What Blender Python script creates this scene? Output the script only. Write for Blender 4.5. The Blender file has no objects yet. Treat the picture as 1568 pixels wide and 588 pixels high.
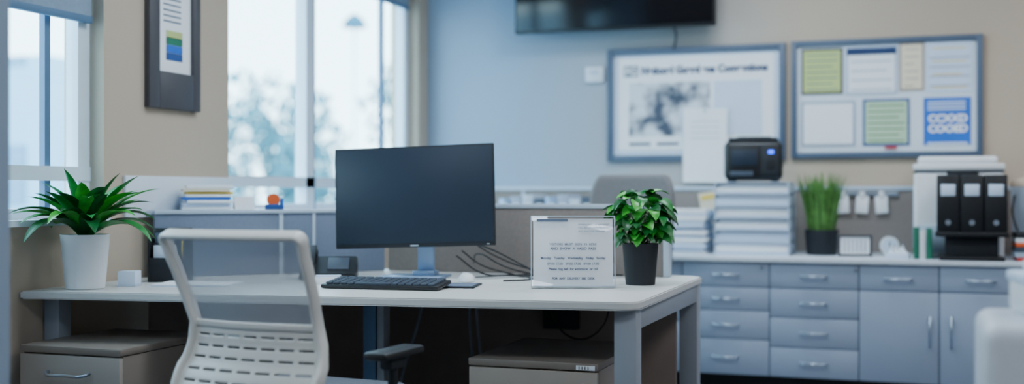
import bpy, bmesh, math, random
from mathutils import Vector, Matrix
random.seed(7)
D=bpy.data; SC=bpy.context.scene
R=math.radians

# ------------------------------------------------------------ materials
def lin(c):
    return tuple(((v/255)/12.92 if v/255<=0.04045 else ((v/255+0.055)/1.055)**2.4) for v in c)
def mat(name,rgb,rough=0.5,metal=0.0,var=0.06,scale=8,bump=0.0,bscale=200,spec=None,coat=0,emit=0,emitc=None):
    m=D.materials.new(name); m.use_nodes=True
    nt=m.node_tree; b=nt.nodes['Principled BSDF']
    c=lin(rgb)
    n=nt.nodes.new('ShaderNodeTexNoise'); n.inputs['Scale'].default_value=scale; n.inputs['Detail'].default_value=3
    tc=nt.nodes.new('ShaderNodeTexCoord'); nt.links.new(tc.outputs['Object'],n.inputs['Vector'])
    r=nt.nodes.new('ShaderNodeValToRGB')
    r.color_ramp.elements[0].position=.3; r.color_ramp.elements[1].position=.7
    r.color_ramp.elements[0].color=tuple(x*(1-var) for x in c)+(1,)
    r.color_ramp.elements[1].color=tuple(min(1,x*(1+var)) for x in c)+(1,)
    nt.links.new(n.outputs['Fac'],r.inputs['Fac']); nt.links.new(r.outputs['Color'],b.inputs['Base Color'])
    b.inputs['Roughness'].default_value=rough; b.inputs['Metallic'].default_value=metal
    if spec is not None: b.inputs['Specular IOR Level'].default_value=spec
    if coat: b.inputs['Coat Weight'].default_value=coat
    if emit:
        b.inputs['Emission Color'].default_value=lin(emitc or rgb)+(1,); b.inputs['Emission Strength'].default_value=emit
    if bump:
        n2=nt.nodes.new('ShaderNodeTexNoise'); n2.inputs['Scale'].default_value=bscale
        nt.links.new(tc.outputs['Object'],n2.inputs['Vector'])
        bp=nt.nodes.new('ShaderNodeBump'); bp.inputs['Strength'].default_value=bump; bp.inputs['Distance'].default_value=.002
        nt.links.new(n2.outputs['Fac'],bp.inputs['Height']); nt.links.new(bp.outputs['Normal'],b.inputs['Normal'])
    return m
def mixtrans(name,rgb,fac,rough=.5,gloss=False):
    m=D.materials.new(name); m.use_nodes=True; nt=m.node_tree
    b=nt.nodes['Principled BSDF']; o=nt.nodes['Material Output']
    b.inputs['Base Color'].default_value=lin(rgb)+(1,); b.inputs['Roughness'].default_value=rough
    t=nt.nodes.new('ShaderNodeBsdfTransparent'); mx=nt.nodes.new('ShaderNodeMixShader')
    mx.inputs[0].default_value=fac
    nt.links.new(t.outputs[0],mx.inputs[1])
    if gloss:
        g=nt.nodes.new('ShaderNodeBsdfGlossy'); g.inputs['Roughness'].default_value=rough; g.inputs['Color'].default_value=lin(rgb)+(1,)
        nt.links.new(g.outputs[0],mx.inputs[2])
    else: nt.links.new(b.outputs[0],mx.inputs[2])
    nt.links.new(mx.outputs[0],o.inputs['Surface'])
    return m
M={}
M['tan']=mat('wall_paint_tan',(190,173,153),.85,var=.02,scale=1.5,bump=.15)
M['ceil']=mat('ceiling_white',(226,232,240),.9,var=.02)
M['floor']=mat('carpet_gray',(88,94,104),.95,var=.15,scale=40,bump=.5,bscale=300)
M['wallgray']=mat('painted_gray',(140,156,176),.8,var=.02)
M['frame']=mat('window_frame_metal',(222,238,250),.45,var=.02)
M['frame_d']=mat('window_gasket',(84,118,150),.5,var=.05)
M['glass']=mixtrans('window_glass',(220,240,255),.05,.02,True)
M['acryl']=mixtrans('clear_acrylic',(235,245,255),.05,.03,True)
M['blind']=mat('roller_blind_fabric',(136,156,176),.9,var=.05,scale=60)
M['lam']=mat('desk_laminate',(220,220,216),.35,var=.015,scale=4)
M['leg']=mat('desk_leg_metal',(156,162,170),.45,var=.02)
M['taupe']=mat('pedestal_taupe',(172,161,149),.5,var=.02)
M['taupe_top']=mat('pedestal_top_taupe',(136,125,115),.4,var=.03)
M['cubi']=mat('partition_fabric',(136,127,122),.95,var=.06,scale=90,bump=.4,bscale=400)
M['cubib']=mat('partition_fabric_blue',(120,132,152),.95,var=.05,scale=90,bump=.4,bscale=400)
M['cap']=mat('partition_trim',(188,204,220),.4,var=.02)
M['tray']=mat('letter_tray_plastic',(186,204,226),.4,var=.03)
M['under']=mat('modesty_panel',(146,130,120),.8,var=.06)
M['black']=mat('black_plastic',(20,22,26),.45,var=.1)
M['black2']=mat('black_matte',(30,34,40),.7,var=.1)
M['keys']=mat('keyboard_keys',(64,74,88),.6,var=.1)
M['screen']=mat('monitor_glass',(38,49,64),.42,var=.03,scale=2,spec=.35)
M['tv']=mat('tv_glass',(12,14,20),.15,var=.1)
M['silver']=mat('silver_plastic',(140,164,194),.35,metal=.5,var=.03)
M['steel']=mat('brushed_steel',(176,188,202),.3,metal=.9,var=.04)
M['white']=mat('white_plastic',(232,235,238),.4,var=.015)
M['chairw']=mat('chair_plastic',(226,223,216),.4,var=.015)
M['chairseat']=mat('chair_seat_fabric',(92,98,108),.9,var=.05,scale=60)
M['mesh']=mixtrans('chair_mesh_fabric',(204,208,214),.62,.8)
M['graychair']=mat('chair_gray_fabric',(122,120,122),.9,var=.06,scale=60)
M['paper']=mat('paper_white',(244,248,252),.8,var=.01)
M['paper2']=mat('paper_bluewhite',(208,224,244),.8,var=.02)
M['ink']=mat('ink_navy',(36,58,100),.8,var=.05)
M['inkg']=mat('ink_gray',(100,114,136),.8,var=.05)
M['pgreen']=mat('paper_green',(184,212,180),.8,var=.02)
M['plime']=mat('paper_lime',(192,206,132),.8,var=.03)
M['pyellow']=mat('paper_yellow',(244,208,90),.8,var=.03)
M['pcream']=mat('paper_cream',(236,224,198),.8,var=.02)
M['blue']=mat('poster_blue',(14,104,206),.6,var=.06)
M['dblue']=mat('blue_plastic',(34,78,146),.6,var=.06)
M['red']=mat('red_plastic',(200,50,44),.6,var=.06)
M['orange']=mat('orange_plastic',(230,96,40),.6,var=.06)
M['green']=mat('green_cover',(24,116,88),.6,var=.06)
M['bframe']=mat('board_frame',(78,94,116),.5,var=.04)
M['dframe']=mat('picture_frame_dark',(72,70,74),.5,var=.06)
M['bboard']=mat('board_surface',(218,228,238),.8,var=.02)
M['cab']=mat('cabinet_laminate',(156,171,193),.5,var=.015,scale=3)
M['cabin']=mat('cabinet_carcass',(70,82,98),.7,var=.04)
M['ctop']=mat('countertop',(216,224,234),.35,var=.03,scale=30)
M['potw']=mat('ceramic_white',(238,240,242),.35,var=.01)
M['soil']=mat('soil',(52,40,32),.95,var=.3,scale=60)
M['leafd']=mat('leaf_green',(28,124,48),.4,var=.35,scale=14)
M['leafb']=mat('leaf_bright',(56,164,46),.4,var=.35,scale=18)
M['leafdk']=mat('leaf_dark',(16,86,36),.4,var=.3,scale=18)
M['grass']=mat('grass_green',(92,146,66),.6,var=.3,scale=30)
M['stem']=mat('stem_green',(60,110,44),.6,var=.2)
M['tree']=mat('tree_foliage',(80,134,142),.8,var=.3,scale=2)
M['bark']=mat('tree_bark',(120,126,128),.9,var=.2)
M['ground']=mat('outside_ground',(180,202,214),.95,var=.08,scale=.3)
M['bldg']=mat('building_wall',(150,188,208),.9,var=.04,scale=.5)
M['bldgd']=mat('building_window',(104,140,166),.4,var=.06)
M['teal']=mat('lamp_teal',(14,90,112),.5,var=.05)
M['led']=mat('led_blue',(60,110,255),.4,emit=5,emitc=(30,80,255))
M['cord']=mat('cable_gray',(140,152,166),.5,var=.05)
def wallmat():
    m=mat('wall_tan_painted_daylight',(190,173,153),.85,var=.02,scale=1.5,bump=.12)  # tan wall; cool window light painted into the colour as blue-grey on the left
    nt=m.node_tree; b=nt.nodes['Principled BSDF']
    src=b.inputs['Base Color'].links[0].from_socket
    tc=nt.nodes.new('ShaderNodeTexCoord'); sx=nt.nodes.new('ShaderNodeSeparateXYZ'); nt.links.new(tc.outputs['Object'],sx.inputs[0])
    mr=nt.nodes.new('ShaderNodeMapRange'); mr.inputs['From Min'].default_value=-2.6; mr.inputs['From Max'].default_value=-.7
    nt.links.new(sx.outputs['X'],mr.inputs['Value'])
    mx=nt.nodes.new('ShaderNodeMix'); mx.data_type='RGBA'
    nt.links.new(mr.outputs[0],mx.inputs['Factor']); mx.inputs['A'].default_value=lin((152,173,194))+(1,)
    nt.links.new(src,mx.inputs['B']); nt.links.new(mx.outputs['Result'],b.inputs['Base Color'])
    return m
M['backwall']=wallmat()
def photomat():
    m=mat('bw_photo_print',(150,150,150),.7)
    nt=m.node_tree; r=[n for n in nt.nodes if n.type=='VALTORGB'][0]; n=[n for n in nt.nodes if n.type=='TEX_NOISE'][0]
    n.inputs['Scale'].default_value=7
    r.color_ramp.elements[0].color=lin((70,80,96))+(1,); r.color_ramp.elements[1].color=lin((220,228,238))+(1,)
    r.color_ramp.elements[0].position=.4; r.color_ramp.elements[1].position=.58
    return m
M['photo']=photomat()

# ------------------------------------------------------------ helpers
def link(o,parent=None):
    SC.collection.objects.link(o)
    if parent is not None: o.parent=parent
    return o
def root(name,loc=(0,0,0),rz=0):
    e=D.objects.new(name,None); e.empty_display_size=.1; e.location=loc; e.rotation_euler=(0,0,R(rz))
    return link(e)
def fin(bm,name,parent,m,smooth=False,ang=35):
    bmesh.ops.recalc_face_normals(bm,faces=bm.faces[:])
    me=D.meshes.new(name); bm.to_mesh(me); bm.free()
    for mm in (m if isinstance(m,(list,tuple)) else [m]): me.materials.append(M[mm] if isinstance(mm,str) else mm)
    if smooth:
        for p in me.polygons: p.use_smooth=True
        try: me.set_sharp_from_angle(angle=R(ang))
        except Exception: pass
    return link(D.objects.new(name,me),parent)
def addbox(bm,c,s,bev=0,rot=None,mi=0):
    t=bmesh.new(); bmesh.ops.create_cube(t,size=1)
    bmesh.ops.scale(t,vec=s,verts=t.verts)
    if bev: bmesh.ops.bevel(t,geom=t.edges[:],offset=min(bev,min(s)*.45),segments=4 if bev>.015 else 2,affect='EDGES',profile=.5)
    mt=Matrix.Translation(c)
    if rot: mt=mt@rot
    t.transform(mt)
    vs=[bm.verts.new(v.co) for v in t.verts]
    t.verts.index_update()
    for f in t.faces:
        nf=bm.faces.new([vs[v.index] for v in f.verts]); nf.material_index=mi
    t.free()
def rotm(rx=0,ry=0,rz=0):
    return Matrix.Rotation(R(rz),4,'Z')@Matrix.Rotation(R(ry),4,'Y')@Matrix.Rotation(R(rx),4,'X')
def box(p,name,c,s,m,bev=.003,rot=None):
    bm=bmesh.new(); addbox(bm,c,s,bev,rot); return fin(bm,name,p,m,True,30)
def bb(p,name,x0,x1,y0,y1,z0,z1,m,bev=.003):
    return box(p,name,((x0+x1)/2,(y0+y1)/2,(z0+z1)/2),(x1-x0,y1-y0,z1-z0),m,bev)
def boxes(p,name,lst,m,bev=0):
    bm=bmesh.new()
    for it in lst:
        x0,x1,y0,y1,z0,z1=it[:6]
        addbox(bm,((x0+x1)/2,(y0+y1)/2,(z0+z1)/2),(x1-x0,y1-y0,z1-z0),bev,mi=it[6] if len(it)>6 else 0)
    return fin(bm,name,p,m,bev>0,30)
def cyl(p,name,p0,p1,r,m,r2=None,seg=24,bev=0):
    p0=Vector(p0);p1=Vector(p1);d=p1-p0
    bm=bmesh.new(); bmesh.ops.create_cone(bm,cap_ends=True,segments=seg,radius1=r,radius2=r if r2 is None else r2,depth=d.length)
    bm.transform(Matrix.Translation((p0+p1)/2)@d.to_track_quat('Z','Y').to_matrix().to_4x4())
    return fin(bm,name,p,m,True,40)
def lathe(p,name,prof,m,seg=40,loc=(0,0,0)):
    bm=bmesh.new(); rings=[]
    for r,z in prof:
        if r<1e-5: rings.append([bm.verts.new((loc[0],loc[1],loc[2]+z))])
        else: rings.append([bm.verts.new((loc[0]+r*math.cos(2*math.pi*i/seg),loc[1]+r*math.sin(2*math.pi*i/seg),loc[2]+z)) for i in range(seg)])
    for a,b in zip(rings[:-1],rings[1:]):
        for i in range(seg):
            j=(i+1)%seg
            if len(a)==1 and len(b)==1: continue
            if len(a)==1: bm.faces.new([a[0],b[i],b[j]])
            elif len(b)==1: bm.faces.new([a[i],a[j],b[0]])
            else: bm.faces.new([a[i],a[j],b[j],b[i]])
    return fin(bm,name,p,m,True,40)
def prism(p,name,poly,z0,z1,m,bev=.004):
    bm=bmesh.new()
    b=[bm.verts.new((x,y,z0)) for x,y in poly]; t=[bm.verts.new((x,y,z1)) for x,y in poly]
    bm.faces.new(b[::-1]); bm.faces.new(t)
    n=len(poly)
    for i in range(n): bm.faces.new([b[i],b[(i+1)%n],t[(i+1)%n],t[i]])
    if bev:
        es=[e for e in bm.edges if abs(e.verts[0].co.z-e.verts[1].co.z)<1e-6]
        bmesh.ops.bevel(bm,geom=es,offset=bev,segments=2,affect='EDGES')
    return fin(bm,name,p,m,True,30)
def tube(p,name,pts,r,m,res=6,cyclic=False,poly=False):
    cu=D.curves.new(name,'CURVE'); cu.dimensions='3D'; cu.bevel_depth=r; cu.bevel_resolution=3; cu.resolution_u=res; cu.use_fill_caps=True
    s=cu.splines.new('POLY' if poly else 'BEZIER')
    if poly:
        s.points.add(len(pts)-1)
        for q,c in zip(s.points,pts): q.co=(*c,1)
    else:
        s.bezier_points.add(len(pts)-1)
        for q,c in zip(s.bezier_points,pts): q.co=c; q.handle_left_type='AUTO'; q.handle_right_type='AUTO'
    s.use_cyclic_u=cyclic
    o=D.objects.new(name+'_c',cu); SC.collection.objects.link(o)
    dg=bpy.context.evaluated_depsgraph_get(); me=D.meshes.new_from_object(o.evaluated_get(dg))
    D.objects.remove(o); me.name=name; me.materials.clear(); me.materials.append(M[m])
    for q in me.polygons: q.use_smooth=True
    return link(D.objects.new(name,me),p)
def text(p,name,body,size,loc,m,rot=(90,0,0),align='LEFT',sx=1.0,bold=0.0):
    cu=D.curves.new(name,'FONT'); cu.body=body; cu.size=size; cu.align_x=align; cu.extrude=.0004; cu.offset=bold
    o=D.objects.new(name+'_c',cu); SC.collection.objects.link(o)
    dg=bpy.context.evaluated_depsgraph_get(); me=D.meshes.new_from_object(o.evaluated_get(dg)); D.objects.remove(o)
    me.materials.clear(); me.materials.append(M[m])
    o=D.objects.new(name,me); o.location=loc; o.rotation_euler=tuple(R(a) for a in rot); o.scale=(sx,1,1)
    return link(o,p)

# ------------------------------------------------------------ room shell
LW=-3.215; BW=7.36; RW=4.2; FW=-2.6; CH=3.0
boxes(None,'floor',[(LW-.2,RW+.2,FW-.2,BW+.2,-.1,0)],'floor')
boxes(None,'ceiling',[(LW-.2,RW+.2,FW-.2,BW+.2,CH,CH+.1)],'ceil')
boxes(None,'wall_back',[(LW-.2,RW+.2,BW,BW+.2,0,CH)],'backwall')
boxes(None,'wall_right',[(RW,RW+.2,FW,BW,0,CH)],'tan')
boxes(None,'wall_front',[(LW-.2,RW+.2,FW-.2,FW,0,CH)],'tan')
WB=1.0;WT=2.42
w1=(2.45,4.02);w2=(4.94,7.2)
x0,x1=LW-.2,LW
boxes(None,'wall_left',[(x0,x1,FW,BW,0,WB),(x0,x1,FW,BW,WT,CH),(x0,x1,FW,w1[0],WB,WT),(x0,x1,w1[1],w2[0],WB,WT),(x0,x1,w2[1],BW,WB,WT)],'tan')
boxes(None,'wall_stub',[(LW,-2.2,2.25,2.39,0,CH)],'wallgray')
boxes(None,'baseboard_left',[(LW,LW+.012,2.39,BW,0,.09)],'frame')
boxes(None,'baseboard_back',[(LW+.012,RW,BW-.012,BW,0,.09)],'frame')
def window(n,a,b,mull,rail,thin=()):
    r=root('window_%d'%n)
    xm=LW-.10; f=.045
    L=[(xm-.03,xm+.03,a,a+f,WB,WT),(xm-.03,xm+.03,b-f*1.6,b,WB,WT),(xm-.03,xm+.03,a,b,WB,WB+f),(xm-.03,xm+.03,a,b,WT-f,WT),
       (xm-.03,xm+.035,a,b,rail-.03,rail+.028)]
    for q in mull: L.append((xm-.035,xm+.035,q-.045,q+.045,WB,WT))
    for q in thin: L.append((xm-.014,xm+.014,q-.016,q+.016,WB,WT,1))
    for q in mull: L.append((xm-.02,xm+.036,q+.045,q+.057,WB,WT,1))
    boxes(r,'frame',L,['frame','frame_d'],0)
    boxes(r,'glass',[(xm-.003,xm+.003,a+.02,b-.02,WB+.02,WT-.02)],'glass')
    boxes(r,'sill',[(LW-.065,LW+.035,a,b,WB-.02,WB+.004)],'frame')
    return r
window(1,w1[0],w1[1],[3.0],1.185,[3.79])
window(2,w2[0],w2[1],[5.86],1.165,[6.84])
bl=root('roller_blind',(0,0,0))
boxes(bl,'fabric',[(LW-.055,LW-.045,2.5,4.0,1.83,2.34)],'blind')
boxes(bl,'hem_bar',[(LW-.062,LW-.038,2.5,4.0,1.805,1.835)],'frame_d',.004)
cyl(bl,'roller',(LW-.05,2.48,2.35),(LW-.05,4.01,2.35),.025,'frame')
bl=root('roller_blind',(0,0,0))
boxes(bl,'fabric',[(LW-.055,LW-.045,5.0,7.15,2.34,2.40)],'blind')
boxes(bl,'hem_bar',[(LW-.062,LW-.038,5.0,7.15,2.32,2.345)],'frame_d',.004)
boxes(None,'trim_1',[(LW,LW+.018,4.14,4.93,1.0,1.18)],'bboard',.003)

for i,(x,y) in enumerate([(-1.6,1.2),(1.4,1.2),(-1.6,4.0),(1.2,4.0),(-1.0,6.0),(1.4,6.0)]):
    r=root('ceiling_light',(x,y,CH))
    boxes(r,'housing',[(-.62,.62,-.32,.32,-.03,0)],'white',.004)
    l=D.lights.new('panel_light','AREA'); l.shape='RECTANGLE'; l.size=1.15; l.size_y=.55
    l.energy=30 if x>0 else 42; l.color=(.90,.94,1.0) if x>0 else (.78,.90,1.0)
    o=D.objects.new('panel_light',l); o.location=(0,0,-.04); link(o,r)

# ------------------------------------------------------------ exterior
boxes(None,'outside_ground',[(-90,LW-.3,-20,110,-.4,-.15)],'ground')
bd=root('office_building',(0,0,0))
boxes(bd,'mass',[(-30,-13.9,15.9,17.2,-.15,3.4)],'bldg')
boxes(bd,'window_band',[(-29.5,-14.3,15.86,15.9,.9,1.9),(-29.5,-14.3,15.86,15.9,3.25,3.4)],'bldgd')
lp=root('street_lamp',(-8.28,16.16,-.15))
cyl(lp,'pole',(0,0,0),(0,0,3.78),.025,'frame',.02)
lathe(lp,'shade',[(.19,3.78),(.17,3.86),(.1,3.94),(.04,3.98),(0,4.0)],'teal')
def tree(loc,h,rad,n=1100):
    r=root('tree',(loc[0],loc[1],-.15)); 
    cyl(r,'trunk',(0,0,0),(0,0,h*.6),.09,'bark',.05,12)
    bm=bmesh.new()
    cl=[(random.uniform(-.6,.6)*rad,random.uniform(-.6,.6)*rad,h*.62+random.uniform(-.32,.3)*h,random.uniform(.35,.6)*rad) for _ in range(9)]
    for i in range(n):
        c=random.choice(cl); d=Vector((random.gauss(0,1),random.gauss(0,1),random.gauss(0,1))).normalized()*c[3]*random.uniform(.6,1)
        p=Vector(c[:3])+d; s=random.uniform(.07,.14)
        m=Matrix.Translation(p)@rotm(random.uniform(0,360),random.uniform(0,360),random.uniform(0,360))
        vs=[bm.verts.new(m@Vector(q)) for q in [(-s,0,0),(0,-s*.5,0),(s,0,0),(0,s*.5,0)]]; bm.faces.new(vs)
    fin(bm,'foliage',r,'tree')
tree((-12.4,18.9),3.6,1.2); tree((-11.2,19.6),3.1,1.1); tree((-9.6,21.5),4.2,1.3); tree((-13.8,24),3.8,1.5); tree((-8.6,24.5),3.4,1.2)

# ------------------------------------------------------------ desk
DZ=.74
dk=root('office_desk',(0,0,0))
cx,cy,rr=-.92-.07,3.853+.06,.07
corner=[(cx+rr*math.sin(t),cy-rr*math.cos(t)) for t in [R(a) for a in (-8,15,35,55,75,90)]]
prism(dk,'top',[(-3.2,3.53)]+corner+[(-.93,5.10),(-.98,5.16),(-2.42,5.16),(-3.2,4.33)],DZ-.03,DZ,'lam',.005)
LEG=.078
for i,(x,y) in enumerate([(-.972,3.935),(-.978,5.08)]):
    bb(dk,'leg_%d'%(i+1),x-LEG/2,x+LEG/2,y-LEG/2,y+LEG/2,0,DZ-.03,'leg',.004)
bb(dk,'side_rail',-.972-.03,-.972+.03,3.97,5.05,DZ-.105,DZ-.03,'leg',.003)
bb(dk,'leg_3',-3.205,-3.135,3.66,3.73,0,DZ-.03,'leg',.004)
bb(dk,'leg_4',-2.56,-2.50,4.35,4.41,0,DZ-.03,'leg',.004)
bb(dk,'leg_5',-2.075,-2.02,4.12,4.17,0,DZ-.03,'frame_d',.004)
bb(dk,'leg_6',-2.015,-1.985,4.12,4.17,0,DZ-.03,'leg',.004)
bb(dk,'back_rail',-2.4,-1.02,4.93,4.98,DZ-.09,DZ-.03,'leg',.003)
bb(dk,'modesty_panel',-2.40,-1.03,5.03,5.06,.06,DZ-.031,'under',.003)
bm=bmesh.new(); a=Vector((-3.17,4.26,.38)); b=Vector((-2.42,5.04,.38)); d=b-a
addbox(bm,(a+b)/2,(d.length,.03,.6),.002,Matrix.Rotation(math.atan2(d.y,d.x),4,'Z')); fin(bm,'modesty_panel_side',dk,'under')
bb(dk,'socket_box',-1.62,-1.46,4.985,5.028,.5,.6,'black2',.004)
for i,(x,yy,dx) in enumerate([(-1.83,4.62,.02),(-1.80,4.62,.03),(-2.06,4.7,-.12)]):
    tube(dk,'hanging_cable_%d'%(i+1),[(x,yy,DZ-.031),(x+dx*.3,yy,.55),(x+dx,yy+.01,.3),(x+dx*1.3,yy,.02)],.006,'cord')
tube(dk,'hanging_cable_4',[(-1.6,5.0,DZ-.032),(-1.58,4.97,.6),(-1.48,4.96,.47),(-1.36,4.97,.5),(-1.3,5.0,DZ-.032)],.004,'black')

pt=root('desk_partition',(0,0,DZ))
H=1.055-DZ
bb(pt,'panel_back',-2.40,-1.085,5.03,5.075,.001,H-.018,'cubi',.004)
bb(pt,'cap_back',-2.41,-1.055,5.024,5.082,H-.018,H,'cap',.003)
bb(pt,'end_post',-1.085,-1.058,5.026,5.08,.001,H-.018,'cap',.003)
ang=math.atan2(d.y,d.x); hA=1.03-DZ
L=d.length-.01
def rb(name,u0,u1,v0,v1,z0,z1,m):
    bm=bmesh.new(); mm=Matrix.Rotation(ang,4,'Z')
    c=Vector((a.x,a.y,0))+mm@Vector(((u0+u1)/2,(v0+v1)/2,(z0+z1)/2))
    addbox(bm,c,(u1-u0,v1-v0,z1-z0),.003,mm); return fin(bm,name,pt,m,True,30)
rb('panel_side_1',0.02,.565,-.02,.02,.001,hA-.016,'cubib')
rb('panel_side_2',.585,L,-.02,.02,.001,hA-.016,'cubib')
rb('seam_post',.565,.585,-.024,.024,.001,hA,'cap')
rb('seam_post_b',.72,.735,-.024,.024,.001,hA,'cap')
rb('cap_side',0.02,L,-.028,.028,hA-.016,hA,'cap')
prism(pt,'corner_shelf',[(-3.195,4.27),(-2.72,4.76),(-3.195,4.95)],hA-.018,hA-.0005,'cap',.002)

def pedestal(x0,x1,y0,y1,z,rows,name='filing_pedestal'):
    r=root(name,((x0+x1)/2,(y0+y1)/2,0)); w=(x1-x0)/2; dd=(y1-y0)/2
    bb(r,'body',-w+.004,w-.004,-dd+.02,dd,.03,z-.028,'taupe_top',.003)
    bb(r,'top',-w,w,-dd,dd,z-.027,z,'taupe_top',.006)
    zt=z-.032; i=1
    while zt>.1:
        h=rows[min(i-1,len(rows)-1)]; zb=max(zt-h,.04)
        bb(r,'drawer_%d'%i,-w+.004,w-.004,-dd,-dd+.02,zb,zt,'taupe',.003)
        zh=zt-.065
        tube(r,'handle_%d'%i,[(-.09,-dd+.001,zh+.006),(-.085,-dd-.022,zh),(0,-dd-.027,zh-.002),(.085,-dd-.022,zh),(.09,-dd+.001,zh+.006)],.0055,'steel')
        zt=zb-.005; i+=1
    for sx in(-1,1):
        for sy in(-1,1):
            cyl(r,'foot',(sx*(w-.04),sy*(dd-.04),0),(sx*(w-.04),sy*(dd-.04),.031),.02,'black')
    return r,w,dd
r,w,dd=pedestal(-1.56,-1.075,3.93,4.55,.515,(.2,.26))
cyl(r,'lock',(w-.055,-dd+.001,.43),(w-.055,-dd-.006,.43),.014,'steel')
cyl(r,'lock_core',(w-.055,-dd-.005,.43),(w-.055,-dd-.008,.43),.007,'black')
bb(r,'label_plate',w-.08,w-.012,-dd-.003,-dd+.001,.491,.507,'paper',.001)
text(r,'label_text','1 1 1 1',.014,(w-.072,-dd-.004,.494),'black',bold=.0006)
r,w,dd=pedestal(-3.125,-2.68,3.44,3.98,.555,(.26,.2))

# ------------------------------------------------------------ monitor
mo=root('computer_monitor',(-2.072,4.60,DZ),8)
MW,MH=.705,.432; mz=1.090-DZ
q=rotm(-3,-1.9,0)
box(mo,'bezel',(0,0,mz),(MW,.022,MH),'black2',.004,q)
box(mo,'back_shell',(0,.03,mz-.01),(MW*.62,.04,MH*.62),'black2',.012,q)
box(mo,'screen',(q@Vector((0,-.0115,.005,)))+Vector((0,0,mz)),(MW-.014,.003,MH-.026),'screen',.0005,q)
box(mo,'chin_mark',(q@Vector((0,-.012,-MH/2+.007)))+Vector((0,0,mz)),(.035,.002,.005),'cap',.0003,q)
box(mo,'power_light',(q@Vector((MW/2-.03,-.012,-MH/2+.007)))+Vector((0,0,mz)),(.012,.002,.003),'cap',.0003,q)
box(mo,'neck',(.03,.075,.15),(.075,.02,.29),'silver',.006,rotm(6,0,0))
bm=bmesh.new(); addbox(bm,(-.01,.06,.006),(.27,.19,.010),.004); fin(bm,'base',mo,'silver',True)
bb(mo,'neck_foot',-.02,.08,.03,.11,.0105,.03,'silver',.004)

kb=root('keyboard',(-1.965,4.10,DZ+.003),4)
box(kb,'tray',(0,0,.0135),(.475,.165,.016),'black',.005,rotm(5,0,0))
bm=bmesh.new()
for rI in range(6):
    n=15 if rI else 12
    for k in range(n):
        x=-.222+.444*(k+.5)/n; y=.064-rI*.0255
        if rI==5 and 4<=k<=8:
            if k==6: addbox(bm,(x,y,.0245+y*.087),(.444/n*4.8,.019,.010),.0025)
            continue
        addbox(bm,(x,y,.0245+y*.087),(.444/n-.006,.018,.010),.0025)
fin(bm,'keys',kb,'keys',True)
ms=root('computer_mouse',(-1.80,4.52,DZ),20)
bm=bmesh.new(); bmesh.ops.create_uvsphere(bm,u_segments=24,v_segments=14,radius=1)
for v in bm.verts:
    if v.co.z<0: v.co.z*=.05
    v.co.z=(v.co.z+.05); v.co=Vector((v.co.x*.036,v.co.y*.06,v.co.z*.036*(1-.2*v.co.y)))
fin(bm,'shell',ms,'white',True,60)
bb(ms,'wheel',-.004,.004,.02,.04,.028,.036,'black',.002)
npd=root('notepad',(-1.73,4.28,DZ),12)
bb(npd,'pages',-.07,.07,-.1,.1,0,.006,'black2',.001); bb(npd,'cover',-.06,.06,-.085,.085,.006,.0075,'inkg',.0005)
ph=root('desk_telephone',(-2.40,4.46,DZ),25)
bm=bmesh.new()
pr=[(-.09,0),(.09,0),(.09,.085),(.05,.095),(-.09,.025)]
va=[bm.verts.new((-.125,y,z)) for y,z in pr]; vb=[bm.verts.new((.115,y,z)) for y,z in pr]
bm.faces.new(va); bm.faces.new(vb[::-1])
for i in range(5): bm.faces.new([va[i],vb[i],vb[(i+1)%5],va[(i+1)%5]])
bmesh.ops.bevel(bm,geom=bm.edges[:],offset=.006,segments=2,affect='EDGES'); fin(bm,'body',ph,'black',True)
bm=bmesh.new()
addbox(bm,(-.08,0,.100),(.04,.19,.018),.008,rotm(22,0,0)); addbox(bm,(-.08,.07,.105),(.05,.045,.03),.01,rotm(22,0,0)); addbox(bm,(-.08,-.07,.055),(.05,.045,.03),.01,rotm(22,0,0))
fin(bm,'handset',ph,'black2',True)
box(ph,'keypad',(.035,-.01,.066),(.09,.1,.006),'keys',.003,rotm(26,0,0))
cb=root('card_box',(-2.27,4.20,DZ),25)
bb(cb,'box',-.055,.055,-.03,.03,0,.03,'paper',.002); bb(cb,'cards',-.05,.05,-.024,.024,.03,.036,'paper2',.001)

cab=root('cable_bundle',(0,0,DZ))
def ck(name,pts,r=.003,m='black'): tube(cab,name,[(x,y,max(z,.009)) for x,y,z in pts],r,m,8)
ck('cable_1',[(-1.96,4.80,.09),(-1.85,4.82,.015),(-1.70,4.80,.009),(-1.52,4.86,.009),(-1.35,4.80,.009),(-1.34,4.68,.009),(-1.42,4.66,.02)],.004)
ck('cable_2',[(-1.95,4.84,.11),(-1.86,4.84,.05),(-1.74,4.87,.012),(-1.6,4.72,.009),(-1.55,4.60,.009),(-1.63,4.50,.009)],.004)
ck('cable_3',[(-1.93,4.86,.16),(-1.80,4.90,.08),(-1.66,4.93,.03),(-1.50,4.95,.009),(-1.36,4.93,.009),(-1.25,4.97,.009)],.004)
ck('cable_4',[(-1.79,4.60,.012),(-1.76,4.72,.009),(-1.68,4.86,.009),(-1.60,4.98,.009)],.0025)
ck('cable_5',[(-1.93,4.93,.05),(-1.85,4.80,.10),(-1.72,4.76,.05),(-1.62,4.86,.01)],.004)
ck('cable_6',[(-1.90,4.88,.14),(-1.78,4.82,.11),(-1.66,4.84,.05),(-1.54,4.78,.010),(-1.46,4.90,.010)],.004)

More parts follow.
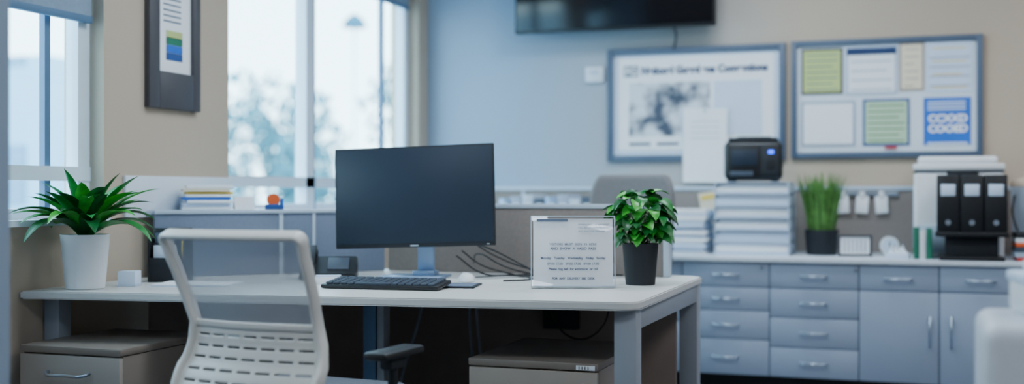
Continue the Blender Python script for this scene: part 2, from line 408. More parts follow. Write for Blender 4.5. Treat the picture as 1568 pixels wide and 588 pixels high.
# ------------------------------------------------------------ acrylic sign
sg=root('sign_holder',(-1.284,4.33,DZ),19.5)
t=rotm(-7,0,0)
def sp(x,y,z): return t@Vector((x,y,z))
for nm,yy in(('front_sheet',-.006),('back_sheet',.004)):
    box(sg,nm,sp(0,yy,.142),(.322,.002,.272),'acryl',.0008,t)
box(sg,'paper',sp(0,-.001,.138),(.306,.0015,.262),'paper',.0003,t)
bb(sg,'foot',-.161,.161,-.03,.05,0,.003,'acryl',.001)
for nm,c,s in(('edge_l',(-.161,-.001,.142),(.003,.012,.274)),('edge_r',(.161,-.001,.142),(.003,.012,.274)),('edge_t',(0,-.001,.278),(.322,.012,.003)),('edge_b',(0,-.001,.008),(.322,.012,.003))):
    box(sg,nm,sp(*c),s,'cap',.0008,t)
def st(nm,body,size,x,z,m='inkg',al='LEFT',b=0):
    p=sp(x,-.0085,z); text(sg,nm,body,size,p,m,(90-7,0,0),al,1,b)
st('head_1','IN EMERGENCY OF ANY EVENT',.0085,.02,.243)
st('head_2','CALL RECEPTION IMMEDIATELY',.0085,.02,.230)
st('head_3','AND WAIT FOR MANAGER',.0085,.02,.217)
st('title','VISITORS  MUST  SIGN  IN  HERE',.0125,0,.165,'inkg','CENTER',.0002)
st('title2','AND  SHOW  A  VALID  PASS',.0135,0,.148,'ink','CENTER',.0003)
for k,(s,z) in enumerate([('Monday   Tuesday   Wednesday   Friday   Sunday',.112),('08:00 17:30   08:00 17:30   08:00 17:30',.090),('Please ring bell  for assistance  or call',.070)]):
    st('line_%d'%k,s,.0125,0,z,'ink' if k%2==0 else 'inkg','CENTER',.0003)
st('foot_1','FOR  ANY  DELIVERY  SEE  DESK',.0115,0,.034,'ink','CENTER',.0003)
box(sg,'header_bar',sp(-.08,-.0085,.262),(.12,.0008,.010),'inkg',0,t)

# ------------------------------------------------------------ plants
def leaf(bm,base,az,elev,length,width,droop,seg=9,fold=.25,shape=1.0,roll=0,mi=0,tip=.93):
    d=Vector((math.cos(az),math.sin(az),0)); side=Vector((-math.sin(az),math.cos(az),0))
    side=(Matrix.Rotation(roll,3,d)@side)
    p=Vector(base); e=elev; prev=None; st=length/seg
    for i in range(seg+1):
        tt=i/seg
        w=width*.5*(math.sin(math.pi*min(1,(tt*tip+1-tip))**shape)**.8 if tt<1 else 0)+.0006
        dirv=d*math.cos(e)+Vector((0,0,1))*math.sin(e)
        up=side.cross(dirv).normalized()
        if up.z<0: up=-up
        row=[bm.verts.new(p-side*w+up*w*fold),bm.verts.new(p-side*w*.5+up*w*fold*.3),bm.verts.new(p),bm.verts.new(p+side*w*.5+up*w*fold*.3),bm.verts.new(p+side*w+up*w*fold)]
        if prev:
            for k in range(4):
                f=bm.faces.new([prev[k],prev[k+1],row[k+1],row[k]]); f.material_index=mi
        prev=row; p=p+dirv*st; e-=droop/seg
pl=root('potted_bird_nest_plant',(-3.045,3.70,DZ))
lathe(pl,'pot',[(0,0),(.068,0),(.073,.004),(.082,.1),(.091,.2),(.092,.208),(.086,.208),(.082,.19),(0,.19)],'potw')
lathe(pl,'soil',[(.083,.186),(.06,.196),(0,.2)],'soil')
bm=bmesh.new()
for i in range(60):
    az=i*2.399+random.uniform(-.2,.2); k=i/60
    ln=random.uniform(.28,.36)*(1-.18*k)
    el=46+38*k+random.uniform(-8,8)
    reach=.155/max(.05,-math.cos(az)) if math.cos(az)<-.2 else 9
    dr=R(random.uniform(60,105)-30*k)
    if reach<ln*.75: ln=max(.16,min(ln,reach*1.15)); el=max(el,58)
    leaf(bm,(.02*math.cos(az),.02*math.sin(az),.195),az,R(el),ln,random.uniform(.050,.068),dr,11,.35,mi=i%3)
for v in bm.verts:
    if v.co.x<-.16: v.co.x=-.16+(v.co.x+.16)*.05
fin(bm,'leaves',pl,['leafd','leafb','leafdk'],True,60)
p2=root('potted_pothos',(-1.085,4.60,DZ))
lathe(p2,'pot',[(0,0),(.056,0),(.059,.003),(.072,.16),(.073,.165),(.067,.165),(.064,.15),(0,.15)],'black2')
lathe(p2,'soil',[(.064,.147),(.04,.155),(0,.157)],'soil')
bm=bmesh.new(); tips=[]
for i in range(135):
    z=random.uniform(-.85,1); az=random.uniform(0,2*math.pi); rr_=math.sqrt(max(0,1-z*z)); k=random.uniform(.5,1.08)
    p=Vector((.112*rr_*math.cos(az)*k-.003,.075*rr_*math.sin(az)*k+.02,.268+.115*z*k))
    if p.z<.17 and (p.x**2+p.y**2)**.5<.078: continue
    leaf(bm,p,az+random.uniform(-.6,.6),R(random.uniform(0,50)*(.3+.7*max(z,0))-15),random.uniform(.056,.076),random.uniform(.044,.058),R(random.uniform(40,90)),8,.28,.72,random.uniform(-.5,.5),mi=i%3,tip=.86)
    if i%4==0: tips.append(p)
fin(bm,'leaves',p2,['leafb','leafd','leafdk'],True,60)
bm=bmesh.new()
for p in tips:
    a0=Vector((random.uniform(-.03,.03),random.uniform(-.03,.03),.15)); dd_=p-a0
    t_=bmesh.new(); bmesh.ops.create_cone(t_,segments=6,radius1=.0025,radius2=.0015,depth=dd_.length)
    t_.transform(Matrix.Translation((a0+p)/2)@dd_.to_track_quat('Z','Y').to_matrix().to_4x4())
    me=D.meshes.new('t'); t_.to_mesh(me); t_.free(); bm.from_mesh(me)
fin(bm,'stems',p2,'stem',True)

# ------------------------------------------------------------ task chairs
def interp(tab,z):
    tab=sorted(tab)
    if z<=tab[0][0]: return tab[0][1]
    for (a0,b0),(a1,b1) in zip(tab[:-1],tab[1:]):
        if z<=a1:
            t=(z-a0)/(a1-a0); t=t*t*(3-2*t)*.4+t*.6
            return b0+(b1-b0)*t
    return tab[-1][1]
def sweep(p,name,pts,nrm,w,d_,m,cyc=False):
    bm=bmesh.new(); n=len(pts); rings=[]
    for i in range(n):
        a_=Vector(pts[i-1]) if (i>0 or cyc) else Vector(pts[i]); b_=Vector(pts[(i+1)%n]) if (i<n-1 or cyc) else Vector(pts[i])
        t_=(b_-a_).normalized(); nn=Vector(nrm[i]); nn=(nn-t_*nn.dot(t_)).normalized(); s=t_.cross(nn)
        c=Vector(pts[i]); ring=[]
        for k in range(16):
            an=2*math.pi*k/16; ca,sa=math.cos(an),math.sin(an)
            ca=math.copysign(abs(ca)**.45,ca); sa=math.copysign(abs(sa)**.45,sa)
            ring.append(bm.verts.new(c+s*ca*w/2+nn*sa*d_/2))
        rings.append(ring)
    rng=range(n if cyc else n-1)
    for i in rng:
        A,B=rings[i],rings[(i+1)%n]
        for k in range(16): bm.faces.new([A[k],A[(k+1)%16],B[(k+1)%16],B[k]])
    if not cyc: bm.faces.new(rings[0][::-1]); bm.faces.new(rings[-1])
    return fin(bm,name,p,m,True,70)
def taskchair(name,loc,rz,style):
    r=root(name,loc,rz)
    prof=[(1.01,-.385),(.93,-.35),(.85,-.31),(.78,-.278),(.71,-.252),(.65,-.248),(.60,-.262),(.55,-.30),(.51,-.325),(.47,-.30),(.44,-.22)]
    hwt=[(1.01,.25),(.85,.238),(.72,.226),(.64,.240),(.57,.254),(.50,.245),(.44,.19)]
    P=lambda z:interp(prof,z); HW=lambda z:interp(hwt,z)
    def N(z):
        s=(P(z+.01)-P(z-.01))/.02; return Vector((0,-1,s)).normalized()
    def S(x,z): 
        h=HW(z); return Vector((x,P(z)-.03*(1-min(1,(x/h)**2)),z))
    wh='chairw' if style=='mesh' else 'black2'
    if style=='mesh':
        zt=.985; path=[]; 
        zz=[.445,.46,.48,.50,.525,.55,.575,.6,.63,.66,.69,.72,.76,.80,.84,.88,.92,.95]
        for z in zz: path.append((-HW(z),z))
        c=.018
        for a_ in (0,22,45,68,90): path.append((-HW(1.0)+c-c*math.cos(R(a_)),zt-c+c*math.sin(R(a_))))
        for k in range(1,10): path.append((-HW(1.)+c+(2*HW(1.)-2*c)*k/10,zt))
        for a_ in (90,68,45,22,0): path.append((HW(1.0)-c+c*math.cos(R(a_)),zt-c+c*math.sin(R(a_))))
        for z in zz[::-1]: path.append((HW(z),z))
        sweep(r,'back_frame',[S(x,z) for x,z in path],[N(z) for x,z in path],.018,.044,wh)
        cr=[(-HW(.71)+2*HW(.71)*k/12,.71) for k in range(13)]
        sweep(r,'lumbar_bar',[S(x,z) for x,z in cr],[N(z) for x,z in cr],.020,.014,wh)
        bm=bmesh.new(); g=[]
        for i in range(15):
            z=.715+(zt-.005-.715)*i/14; g.append([bm.verts.new(S(-HW(z)+2*HW(z)*k/16,z)) for k in range(17)])
        for i in range(14):
            for k in range(16): bm.faces.new([g[i][k],g[i][k+1],g[i+1][k+1],g[i+1][k]])
        fin(bm,'mesh_back',r,'mesh',True)
        rows=45; cols=67; bm=bmesh.new(); g=[]
        for i in range(rows+1):
            z=.455+(.705-.455)*i/rows; g.append([bm.verts.new(S((-HW(z)+2*HW(z)*k/cols)*.985,z)) for k in range(cols+1)])
        for i in range(rows):
            for k in range(cols):
                if i%6==3 and 3<=k<cols-3 and (k-3)%9<7 and i>5: continue
                bm.faces.new([g[i][k],g[i][k+1],g[i+1][k+1],g[i+1][k]])
        o=fin(bm,'lower_shell',r,wh,True,60); sm=o.modifiers.new('s','SOLIDIFY'); sm.thickness=.003
    else:
        bm=bmesh.new(); g=[]; n=14
        def bk(x,z): 
            return Vector((x,-.25-.12*(z-.6)-.04*(1-(x/.26)**2),z))
        for i in range(n+1):
            z=.62+(1.205-.62)*i/n
            tz=abs((i/n)*2-1); h=.24*(1-max(0,tz-.55)**2*.9)
            g.append([bm.verts.new(bk(-h+2*h*k/n,z)) for k in range(n+1)])
        for i in range(n):
            for k in range(n): bm.faces.new([g[i][k],g[i][k+1],g[i+1][k+1],g[i+1][k]])
        o=fin(bm,'backrest',r,'graychair',True,60); sm=o.modifiers.new('s','SOLIDIFY'); sm.thickness=.05; sm.offset=0
        bv=o.modifiers.new('b','BEVEL'); bv.width=.02; bv.segments=3
        tube(r,'back_spine',[(0,-.335,.80),(0,-.34,.6),(0,-.30,.45),(0,-.1,.40)],.022,'black')
    bm=bmesh.new(); addbox(bm,(0,.0,.455),(.50,.48,.06),.028); fin(bm,'seat',r,'chairseat' if style=='mesh' else 'graychair',True,60)
    box(r,'seat_pan',(0,0,.415),(.40,.40,.025),wh,.01)
    if style=='mesh':
        tube(r,'back_support',[(0,-.335,.53),(0,-.30,.44),(0,-.2,.405),(0,-.05,.395)],.02,wh)
    ax_=.335
    for s in(-1,1):
        sd='l' if s<0 else 'r'
        tube(r,'arm_post_'+sd,[(s*.20,0.02,.40),(s*.29,.0,.41),(s*(ax_-.01),-.01,.46),(s*ax_,-.01,.60)],.016,'black2')
        box(r,'arm_pad_'+sd,(s*ax_,0.0,.615),(.085,.24,.026),'black',.012)
        box(r,'arm_bracket_'+sd,(s*ax_,-.01,.585),(.045,.09,.035),'black2',.008)
    box(r,'mechanism',(0,0,.375),(.16,.2,.06),'black',.01)
    cyl(r,'gas_lift',(0,0,.12),(0,0,.36),.025,'black'); cyl(r,'hub',(0,0,.075),(0,0,.13),.045,wh)
    for k in range(5):
        an=2*math.pi*k/5+.3; c,s=math.cos(an),math.sin(an)
        tube(r,'star_leg_%d'%(k+1),[(.03*c,.03*s,.105),(.16*c,.16*s,.095),(.30*c,.30*s,.068)],.017,wh)
        for sd in(-.014,.014):
            ctr=Vector((.30*c-sd*s,.30*s+sd*c,.028)); ax=Vector((-s,c,0))*.009
            cyl(r,'caster_%d'%(k+1),ctr-ax,ctr+ax,.028,'black',seg=16)
        cyl(r,'caster_stem_%d'%(k+1),(.3*c,.3*s,.03),(.3*c,.3*s,.07),.007,'steel',seg=10)
    return r
taskchair('office_chair',(-1.885,3.33,0),-5.5,'mesh')
taskchair('office_chair',(-1.54,5.82,0),172,'solid')

# ------------------------------------------------------------ back credenza
cr=root('storage_credenza',(0,0,0))
FY=6.6; CZ=.75
bb(cr,'carcass',-2.3,1.7,FY+.02,7.27,.09,CZ-.03,'cabin',0)
bb(cr,'toe_kick',-2.28,1.68,FY+.07,7.25,0,.09,'black',0)
bb(cr,'countertop',-2.33,1.73,FY-.02,7.275,CZ-.03,CZ,'ctop',.005)
def pull(x,z,vert=False,L=.07):
    if vert: pts=[(x,FY+.002,z-L),(x,FY-.028,z-L+.008),(x,FY-.028,z+L-.008),(x,FY+.002,z+L)]
    else: pts=[(x-L,FY+.002,z),(x-L+.008,FY-.028,z),(x+L-.008,FY-.028,z),(x+L,FY+.002,z)]
    tube(cr,'pull',pts,.006,'steel',poly=True)
def front(x0,x1,z0,z1): bb(cr,'front_panel',x0+.003,x1-.003,FY,FY+.019,z0+.0025,z1-.0025,'cab',.002)
tp=CZ-.032
def drawers(x0,x1,zs):
    for a_,b_ in zip(zs[:-1],zs[1:]):
        front(x0,x1,b_,a_); pull((x0+x1)/2,(a_+b_)/2 if a_-b_<.2 else a_-.07)
xs=[-2.29,-1.79,-1.313,-.828,-.353,.054,.466,.90,1.30,1.69]
drawers(xs[0],xs[1],[tp,.58,.44,.27,.09]); drawers(xs[1],xs[2],[tp,.58,.38,.09])
drawers(xs[2],xs[3],[tp,.58,.45,.29,.09]); drawers(xs[3],xs[4],[tp,.58,.42,.255,.09])
for i in (4,5,6,7,8):
    front(xs[i],xs[i+1],.58,tp); pull((xs[i]+xs[i+1])/2,.645)
    front(xs[i],xs[i+1],.09,.58); pull(xs[i+1]-.045 if i%2==0 else xs[i]+.06,.37,True,.08)
for x in(-1.0,-.5): cyl(cr,'lock',(x+.13,FY+.001,.69),(x+.13,FY-.004,.69),.009,'steel',seg=12)
bp=root('wall_screen',(0,0,0))
bb(bp,'panel',-3.1,1.9,7.28,7.33,.0,1.12,'cubi',.004); bb(bp,'cap',-3.11,1.91,7.272,7.338,1.12,1.145,'cap',.003)
for x in(-2.5,-1.75,-.6,.3): bb(bp,'joint',x-.01,x+.01,7.276,7.332,0.001,1.119,'cap',.002)
lr=root('binder_row',(-2.15,6.93,0))
for k in range(9):
    bb(lr,'binder_%d'%k,-.34+k*.075,-.27+k*.075,-.14,.14,CZ+.0005,CZ+.32+.012*(k%3),['silver','cab','cap','cabin'][k%4],.004)
    bb(lr,'spine_label_%d'%k,-.325+k*.075,-.285+k*.075,-.1425,-.1395,CZ+.2,CZ+.29,'paper',.0)
hk=root('clip_rail',(-.37,7.26,1.10))
bb(hk,'rail',-.26,.2,0,.012,-.012,.012,'steel',.003)
for k,x in enumerate([-.22,-.11,0,.11]):
    box(hk,'clip_%d'%k,(x,-.006,-.005),(.03,.012,.04),'white',.003)
    box(hk,'card_%d'%k,(x,-.004,-.065),(.07,.003,.1),'paper',.001,rotm(0,random.uniform(-6,6),0))

def pstack(name,x,y,z,w,dp,n,th,cols,jit=.01,rz=0):
    r=root(name,(x,y,z),rz); zz=0
    for i in range(n):
        t_=th*random.uniform(.8,1.15); ox=random.uniform(-jit,jit); oy=random.uniform(-jit,jit)
        box(r,'sheet_block_%d'%i,(ox,oy,zz+t_/2),(w,dp,t_-.0008),cols[i%len(cols)],.002,rotm(0,0,random.uniform(-2,2))); zz+=t_
    return r,zz
pstack('paper_stack',-1.335,6.90,CZ,.25,.30,13,.0195,['paper','tray','paper2','cap','paper','paper2'],.014)
tr=root('letter_tray_stack',(-.95,6.93,CZ))
for k in range(6):
    z=.0685*k
    boxes(tr,'tray_%d'%k,[(-.21,.21,-.16,.17,z,z+.008),(-.21,-.202,-.16,.17,z,z+.0685),(.202,.21,-.16,.17,z,z+.0685),(-.21,.21,.164,.17,z,z+.0685),(-.21,.21,-.166,-.156,z,z+.020)],'tray')
    boxes(tr,'paper_%d'%k,[(-.200,.200,-.158+.006*(k%2),.15,z+.0085,z+.052-.004*(k%3))],['paper','paper2','paper'][k%3],.002)
    boxes(tr,'folder_%d'%k,[(-.195+.006*(k%3),.200,-.163+.006*(k%2),.15,z+.053-.004*(k%3),z+.063-.003*(k%3))],['paper2','tray','cap'][k%3],.002)
boxes(tr,'lid',[(-.21,.21,-.16,.17,.411,.417)],'tray')
pz=CZ+.4175
pp=root('photo_printer',(-.955,6.90,pz),6)
bb(pp,'body',-.165,.165,-.12,.12,.008,.235,'black',.035)
bb(pp,'lid',-.14,.14,-.10,.105,.232,.255,'black2',.01)
bb(pp,'lid_hinge',-.10,.10,.06,.11,.25,.268,'black2',.008)
bb(pp,'display',-.13,.03,-.125,-.118,.085,.19,'black2',.004)
bb(pp,'display_glass',-.12,.02,-.127,-.124,.095,.18,'screen',.002)
bb(pp,'control_panel',.045,.145,-.125,-.118,.04,.2,'black2',.004)
cyl(pp,'button',(.098,-.122,.10),(.098,-.130,.10),.022,'black')
box(pp,'status_led',(.10,-.127,.170),(.030,.006,.016),'led',.002)
bb(pp,'paper_slot',-.13,0,-.1265,-.118,.035,.06,'cabin',.002)
for s in(-1,1): bb(pp,'foot_%s'%('l' if s<0 else 'r'),s*.12-.02,s*.12+.02,-.08,.08,0,.012,'black2',.002)
gp=root('potted_grass',(-.575,6.93,CZ))
lathe(gp,'pot',[(0,0),(.08,0),(.084,.004),(.096,.14),(.097,.145),(.09,.145),(.086,.13),(0,.13)],'black2')
lathe(gp,'soil',[(.088,.128),(.05,.134),(0,.136)],'soil')
bm=bmesh.new()
for i in range(420):
    az=random.uniform(0,6.28); rr_=.078*math.sqrt(random.random())
    leaf(bm,(rr_*math.cos(az),rr_*math.sin(az),.13),az+random.uniform(-.5,.5),R(random.uniform(77,90)),random.uniform(.2,.36),.006,R(random.uniform(0,24)),5,.1)
for v in bm.verts:
    if v.co.x<-.15: v.co.x=-.15+(v.co.x+.15)*.1
fin(bm,'blades',gp,'grass',True)
pf=root('photo_frame',(-.385,6.80,CZ),8)
for nm,c,s in(('frame_l',(-.085,0,.06),(.014,.012,.12)),('frame_r',(.085,0,.06),(.014,.012,.12)),('frame_t',(0,0,.115),(.184,.012,.014)),('frame_b',(0,0,.008),(.184,.012,.014))):
    box(pf,nm,c,s,'dframe',.002)
box(pf,'print',(0,.002,.06),(.16,.004,.1),'paper',0)
for k in range(6): box(pf,'print_line_%d'%k,(-.055+k*.022,-.001,.06),(.006,.002,.07),'inkg',0)
box(pf,'easel',(0,.035,.045),(.04,.004,.09),'dframe',0,rotm(30,0,0))
ck_=root('desk_clock',(-.205,6.86,CZ),10)
cyl(ck_,'case',(0,-.014,.062),(0,.014,.062),.05,'white',seg=32); cyl(ck_,'face',(0,-.0145,.062),(0,-.016,.062),.042,'paper2',seg=32)
bb(ck_,'hand_hour',-.002,.002,-.018,-.016,.062,.085,'black',0); bb(ck_,'hand_minute',-.002,.03,-.018,-.016,.060,.064,'black',0)
bb(ck_,'stand',-.03,.03,-.02,.02,0,.014,'white',.003)
ts=root('tissue_box',(-.155,6.67,CZ),-8)
bb(ts,'box',-.06,.06,-.035,.035,0,.03,'paper2',.003)
bm=bmesh.new(); g=[]
for i in range(9):
    g.append([bm.verts.new(((i-4)*.013*(1-.3*k/5),.012*math.sin(i*1.7+k)*(.4+k/6),.028+k*.008*(1+.3*math.sin(i*2.1)))) for k in range(6)])
for i in range(8):
    for k in range(5): bm.faces.new([g[i][k],g[i+1][k],g[i+1][k+1],g[i][k+1]])
fin(bm,'tissue',ts,'paper',True)
bo=root('book_row',(-.03,6.73,CZ))
for k,(c,h) in enumerate([('green',.17),('white',.15),('green',.165)]):
    bb(bo,'book_%d'%k,-.045+k*.032,-.015+k*.032,-.075,.075,0.0005,h,c,.003)

pr=root('office_printer',(.155,7.03,CZ))
bb(pr,'body',-.23,.23,-.19,.22,0,.47,'white',.02)
bb(pr,'side_panel',-.234,-.228,-.15,.18,.05,.40,'cap',.003)
bb(pr,'seam',-.232,.232,-.192,.222,.47,.478,'cabin',.0)
bb(pr,'scanner_unit',-.235,.235,-.20,.225,.478,.515,'white',.01)
bb(pr,'document_feeder',-.21,.20,-.17,.2,.515,.555,'white',.02)
bb(pr,'control_panel',-.06,.10,-.225,-.19,.45,.475,'black2',.006)
bb(pr,'output_slot',-.08,.17,-.193,-.189,.26,.38,'cabin',0)
bb(pr,'paper_drawer',-.21,.21,-.196,-.189,.03,.18,'cap',.003)
br=root('binder_rack',(.205,6.70,CZ))
bb(br,'stand_base',-.15,.17,-.12,.10,0,.02,'black',.004)
bb(br,'stand_column',-.12,.14,-.06,.08,.02,.125,'black2',.004)
bb(br,'stand_shelf',-.17,.19,-.12,.10,.125,.15,'black',.004)
for k,x in enumerate([-.107,.01,.127]):
    bb(br,'binder_%d'%k,x-.056,x+.056,-.115,.095,.1505,.45,'black',.006)
    bb(br,'label_%d'%k,x-.036,x+.036,-.1175,-.1145,.34,.40,'paper2',.001)
    cyl(br,'finger_ring_%d'%k,(x,-.1145,.20),(x,-.119,.20),.014,'steel',seg=20)
sp_=root('storage_drum',(.53,6.98,CZ))
lathe(sp_,'drum',[(0,0),(.09,0),(.095,.01),(.105,.38),(.108,.39),(.10,.39),(.092,.02),(0,.02)],'cap')
lathe(sp_,'lid',[(.11,.39),(.11,.405),(.09,.43),(.03,.445),(0,.446)],'tan')
tube(sp_,'cable',[(-.09,-.06,.34),(-.10,-.10,.24),(-.06,-.13,.1),(-.03,-.14,.008)],.006,'black')
bk=root('book_pile',(.53,6.70,CZ),5); zz=0
for k,(c,t_) in enumerate([('red',.02),('cap',.03),('cabin',.025),('orange',.02),('paper',.025),('black2',.03)]):
    box(bk,'book_%d'%k,(random.uniform(-.01,.01),random.uniform(-.01,.01),zz+t_/2),(.2,.15,t_-.001),c,.003); zz+=t_

# ------------------------------------------------------------ boards
def frame_on_wall(r,w,h,t_,m,dep=.03):
    for nm,x0,x1,z0,z1 in(('frame_l',-w/2,-w/2+t_,-h/2,h/2),('frame_r',w/2-t_,w/2,-h/2,h/2),('frame_t',-w/2+t_,w/2-t_,h/2-t_,h/2),('frame_b',-w/2+t_,w/2-t_,-h/2,-h/2+t_)):
        bb(r,nm,x0,x1,-dep,0,z0,z1,m,.003)
def ppr(r,nm,x0,x1,z0,z1,m,y=-.014,th=.002): bb(r,nm,x0,x1,y-th,y,z0,z1,m,0)
b1=root('framed_poster',(-1.385,BW,1.665))
frame_on_wall(b1,1.125,.72,.04,'bframe')
bb(b1,'backing',-.525,.525,-.012,0,-.325,.325,'paper2',0)
ppr(b1,'sheet',-.49,.49,-.29,.30,'paper')
text(b1,'headline','National Guard ans Conventions',.064,(-.34,-.0175,.195),'ink',bold=.0032,sx=.93)
bb(b1,'emblem',-.455,-.36,-.018,-.0165,.18,.25,'inkg',0); text(b1,'emblem_text','FG',.07,(-.45,-.0195,.19),'paper',bold=.002)
ppr(b1,'photo_area',-.42,.10,-.2,.14,'photo',-.0165)
ppr(b1,'info_sheet',.12,.42,-.2,.14,'paper2',-.0165)
for k in range(5): ppr(b1,'caption_%d'%k,-.42+.18*k,-.28+.18*k,-.26,-.24,'inkg',-.0165,.0008)
b2=root('notice_board',(-.245,BW,1.672))
frame_on_wall(b2,1.09,.715,.035,'bframe')
bb(b2,'surface',-.512,.512,-.012,0,-.325,.325,'bboard',0)
def pap(nm,fx0,fx1,fz0,fz1,m,border=None,lines=0,lm='inkg',y=-.014):
    W_=1.09;H_=.715
    x0=-W_/2+fx0*W_; x1=-W_/2+fx1*W_; z1=H_/2-fz0*H_; z0=H_/2-fz1*H_
    if border:
        ppr(b2,nm+'_border',x0,x1,z0,z1,border,y); ppr(b2,nm,x0+.014,x1-.014,z0+.014,z1-.014,m,y-.0025)
        y-=.0025
    else: ppr(b2,nm,x0,x1,z0,z1,m,y)
    for k in range(lines):
        zz=z1-.04-(z1-z0-.07)*k/max(1,lines-1)
        ppr(b2,nm+'_line_%d'%k,x0+.03,x1-.03-(.03 if k%3==2 else 0),zz-.003,zz+.003,lm,y-.0025,.0006)
pap('lime_notice',.055,.28,.07,.46,'plime','dframe',7)
pap('memo',.295,.565,.06,.47,'paper','tray',5,'cab'); ppr(b2,'memo_head',-.545+.30*1.09,-.545+.56*1.09,.26,.30,'ink',-.019)
pap('slip',.575,.705,.05,.45,'pcream','taupe',6,'taupe')
pap('calendar',.715,.945,.05,.47,'paper2',None,4,'pyellow')
for k in range(4): ppr(b2,'calendar_rule_%d'%k,.25,.475,.06+k*.055,.064+k*.055,'inkg',-.0165,.0006)
pap('letter',.055,.345,.52,.90,'paper','cab',0)
pap('green_form',.385,.63,.51,.90,'pgreen','dblue',7,'stem')
ppr(b2,'red_tag',0.0,.07,-.305,-.29,'red',-.02)
pap('blue_poster',.70,.94,.51,.90,'blue',None,0)
text(b2,'poster_a','CCXXD\nCOOED',.06,(.245,-.018,-.15),'paper',bold=.003)
for k in range(3): ppr(b2,'poster_rule_%d'%k,.24,.45,-.04-k*.02,-.03-k*.02,'paper2',-.0165,.0006)
ppr(b2,'poster_tag',.24,.46,-.285,-.27,'paper2',-.0165,.0006)
hp=root('hanging_sheet',(-1.315,BW-.034,1.40),0)
box(hp,'sheet',(0,-.004,0),(.27,.002,.46),'paper',0,rotm(0,1,0)); box(hp,'sheet_behind',(-.012,-.001,.01),(.26,.002,.44),'paper2',0,rotm(0,-2,0))
for k in range(4): box(hp,'line_%d'%k,(0,-.0058,.15-k*.035),(.18,.0008,.004),'cab',0)
cyl(hp,'magnet',(0,-.003,.215),(0,-.012,.215),.010,'cap')
yn=root('sticky_note',(-1.28,7.262,1.03)); box(yn,'note',(0,.006,0),(.11,.003,.16),'pcream',0,rotm(0,-10,0)); box(yn,'strip',(0,.004,.05),(.10,.003,.03),'pyellow',0,rotm(0,-10,0))
th=root('thermostat',(-2.036,BW,1.868)); bb(th,'cover',-.06,.06,-.025,0,-.05,.05,'bboard',.006); bb(th,'window',-.03,.03,-.027,-.024,0,.03,'cap',.001)
tv=root('wall_television',(-1.875,7.2,2.13))
box(tv,'body',(0,0,.365),(1.30,.045,.73),'black',.008)
box(tv,'screen',(0,-.0235,.37),(1.27,.003,.70),'tv',.001)
box(tv,'wall_mount',(0,.09,.37),(.4,.136,.3),'black2',.004)
tube(tv,'cable',[(.36,.03,.05),(.38,.10,-.02),(.37,.13,-.08),(.36,.13,-.12)],.006,'black')
lf=root('framed_certificate',(LW,4.475,1.80),90)
w_,h_=.38,.64
for nm,x0_,x1_,z0_,z1_ in(('frame_l',-w_/2,-w_/2+.075,-h_/2,h_/2),('frame_r',w_/2-.055,w_/2,-h_/2,h_/2),('frame_t',-w_/2+.075,w_/2-.055,h_/2-.08,h_/2),('frame_b',-w_/2+.075,w_/2-.055,-h_/2,-h_/2+.165)):
    bb(lf,nm,x0_,x1_,-.03,0,z0_,z1_,'dframe',.003)
bb(lf,'backing',-.116,.136,-.012,0,-.156,.24,'paper',0)
for k,(m_,z_) in enumerate([('dblue',-.10),('blue',-.065),('green',-.03),('plime',0.0)]): bb(lf,'block_%d'%k,-.05,.07,-.014,-.012,z_,z_+.033,m_,0)
for k in range(5): bb(lf,'line_%d'%k,-.07,.06,-.0135,-.012,.07+k*.025,.077+k*.025,'inkg',0)

pstack('document_pile',-3.06,4.53,1.03,.2,.15,8,.014,['paper','paper2','paper','blue','paper','pyellow','pcream'],.014,40)
cd=root('name_card',(-2.925,4.62,1.03),45)
box(cd,'front',(0,-.008,.03),(.09,.002,.062),'paper',0,rotm(-18,0,0)); box(cd,'back',(0,.012,.03),(.09,.002,.062),'pcream',0,rotm(18,0,0))
tp_=root('tape_dispenser',(-2.81,4.69,1.03),45)
bb(tp_,'base',-.04,.04,-.018,.018,0,.025,'dblue',.004); cyl(tp_,'roll',(-.005,-.012,.045),(-.005,.012,.045),.028,'orange',seg=24); bb(tp_,'cutter',.028,.04,-.012,.012,.02,.05,'blue',.002)
og=root('desk_organizer',(-2.96,4.12,DZ),22)
bb(og,'back',-.08,.08,.045,.055,0,.22,'black',.003); bb(og,'bottom',-.08,.08,-.055,.045,0,.008,'black',.002)
bb(og,'side_l',-.08,-.072,-.055,.045,.008,.18,'black',.002); bb(og,'side_r',.072,.08,-.055,.045,.008,.18,'black',.002)
bb(og,'front',-.072,.072,-.055,-.047,.008,.10,'black2',.002); bb(og,'divider',-.072,.072,-.005,0.0,.008,.16,'black2',.002)
bb(og,'papers',-.065,.06,.005,.035,.008,.20,'cabin',.001); bb(og,'cards',-.06,.03,-.04,-.012,.008,.15,'paper2',.001)
cyl(og,'pen',(.05,-.03,.01),(.058,-.035,.17),.004,'pyellow',seg=8)
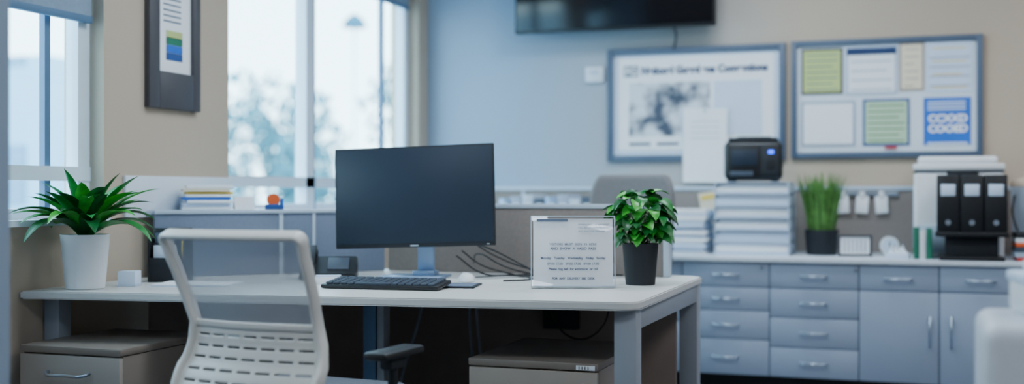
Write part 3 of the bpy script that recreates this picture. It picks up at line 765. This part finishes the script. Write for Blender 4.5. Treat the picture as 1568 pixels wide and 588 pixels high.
bx=root('memo_cube',(-2.965,3.86,DZ),18); bb(bx,'pad',-.035,.035,-.035,.035,.006,.06,'paper2',.002); bb(bx,'tray',-.039,.039,-.039,.039,0,.0058,'cap',.002)
pf2=root('open_notebook',(-2.75,4.0,DZ),15); bb(pf2,'page_l',-.15,-.002,-.1,.1,.0022,.008,'paper',.002); bb(pf2,'page_r',.002,.15,-.1,.1,.0022,.008,'paper',.002); bb(pf2,'cover',-.155,.155,-.105,.105,-.0,.002,'paper2',.0)

# ------------------------------------------------------------ right foreground
rf=root('reception_counter',(.0,0,0))
bb(rf,'body',.11,1.2,2.75,3.2,0,.820,'ctop',.035)
bb(rf,'front_panel',.2,1.12,2.742,2.751,.12,.70,'cab',.003)
rp=root('paper_box',(.36,3.03,.820),8)
bb(rp,'base',-.16,.16,-.12,.12,0,.085,'white',.015); bb(rp,'lid',-.165,.165,-.125,.125,.075,.10,'paper2',.008)
bb(rp,'papers',-.13,.13,-.10,.1,.1005,.125,'paper',.004)

# ------------------------------------------------------------ world + light
w=D.worlds.new('sky'); SC.world=w; w.use_nodes=True
nt=w.node_tree; bg=nt.nodes['Background']
tc=nt.nodes.new('ShaderNodeTexCoord'); sx=nt.nodes.new('ShaderNodeSeparateXYZ'); nt.links.new(tc.outputs['Generated'],sx.inputs[0])
rp_=nt.nodes.new('ShaderNodeValToRGB'); rp_.color_ramp.elements[0].color=(.58,.88,1,1); rp_.color_ramp.elements[1].color=(.38,.72,1,1)
nt.links.new(sx.outputs['Z'],rp_.inputs['Fac']); nt.links.new(rp_.outputs['Color'],bg.inputs['Color']); bg.inputs['Strength'].default_value=9.0

cam=D.cameras.new('camera'); co=D.objects.new('camera',cam); SC.collection.objects.link(co)
co.location=(0,0,1.11); co.rotation_euler=(R(90),0,R(19.5)); cam.sensor_width=36; cam.lens=41.33
cam.clip_start=.05; cam.clip_end=300
cam.dof.use_dof=True; cam.dof.focus_distance=4.3; cam.dof.aperture_fstop=.9
SC.camera=co
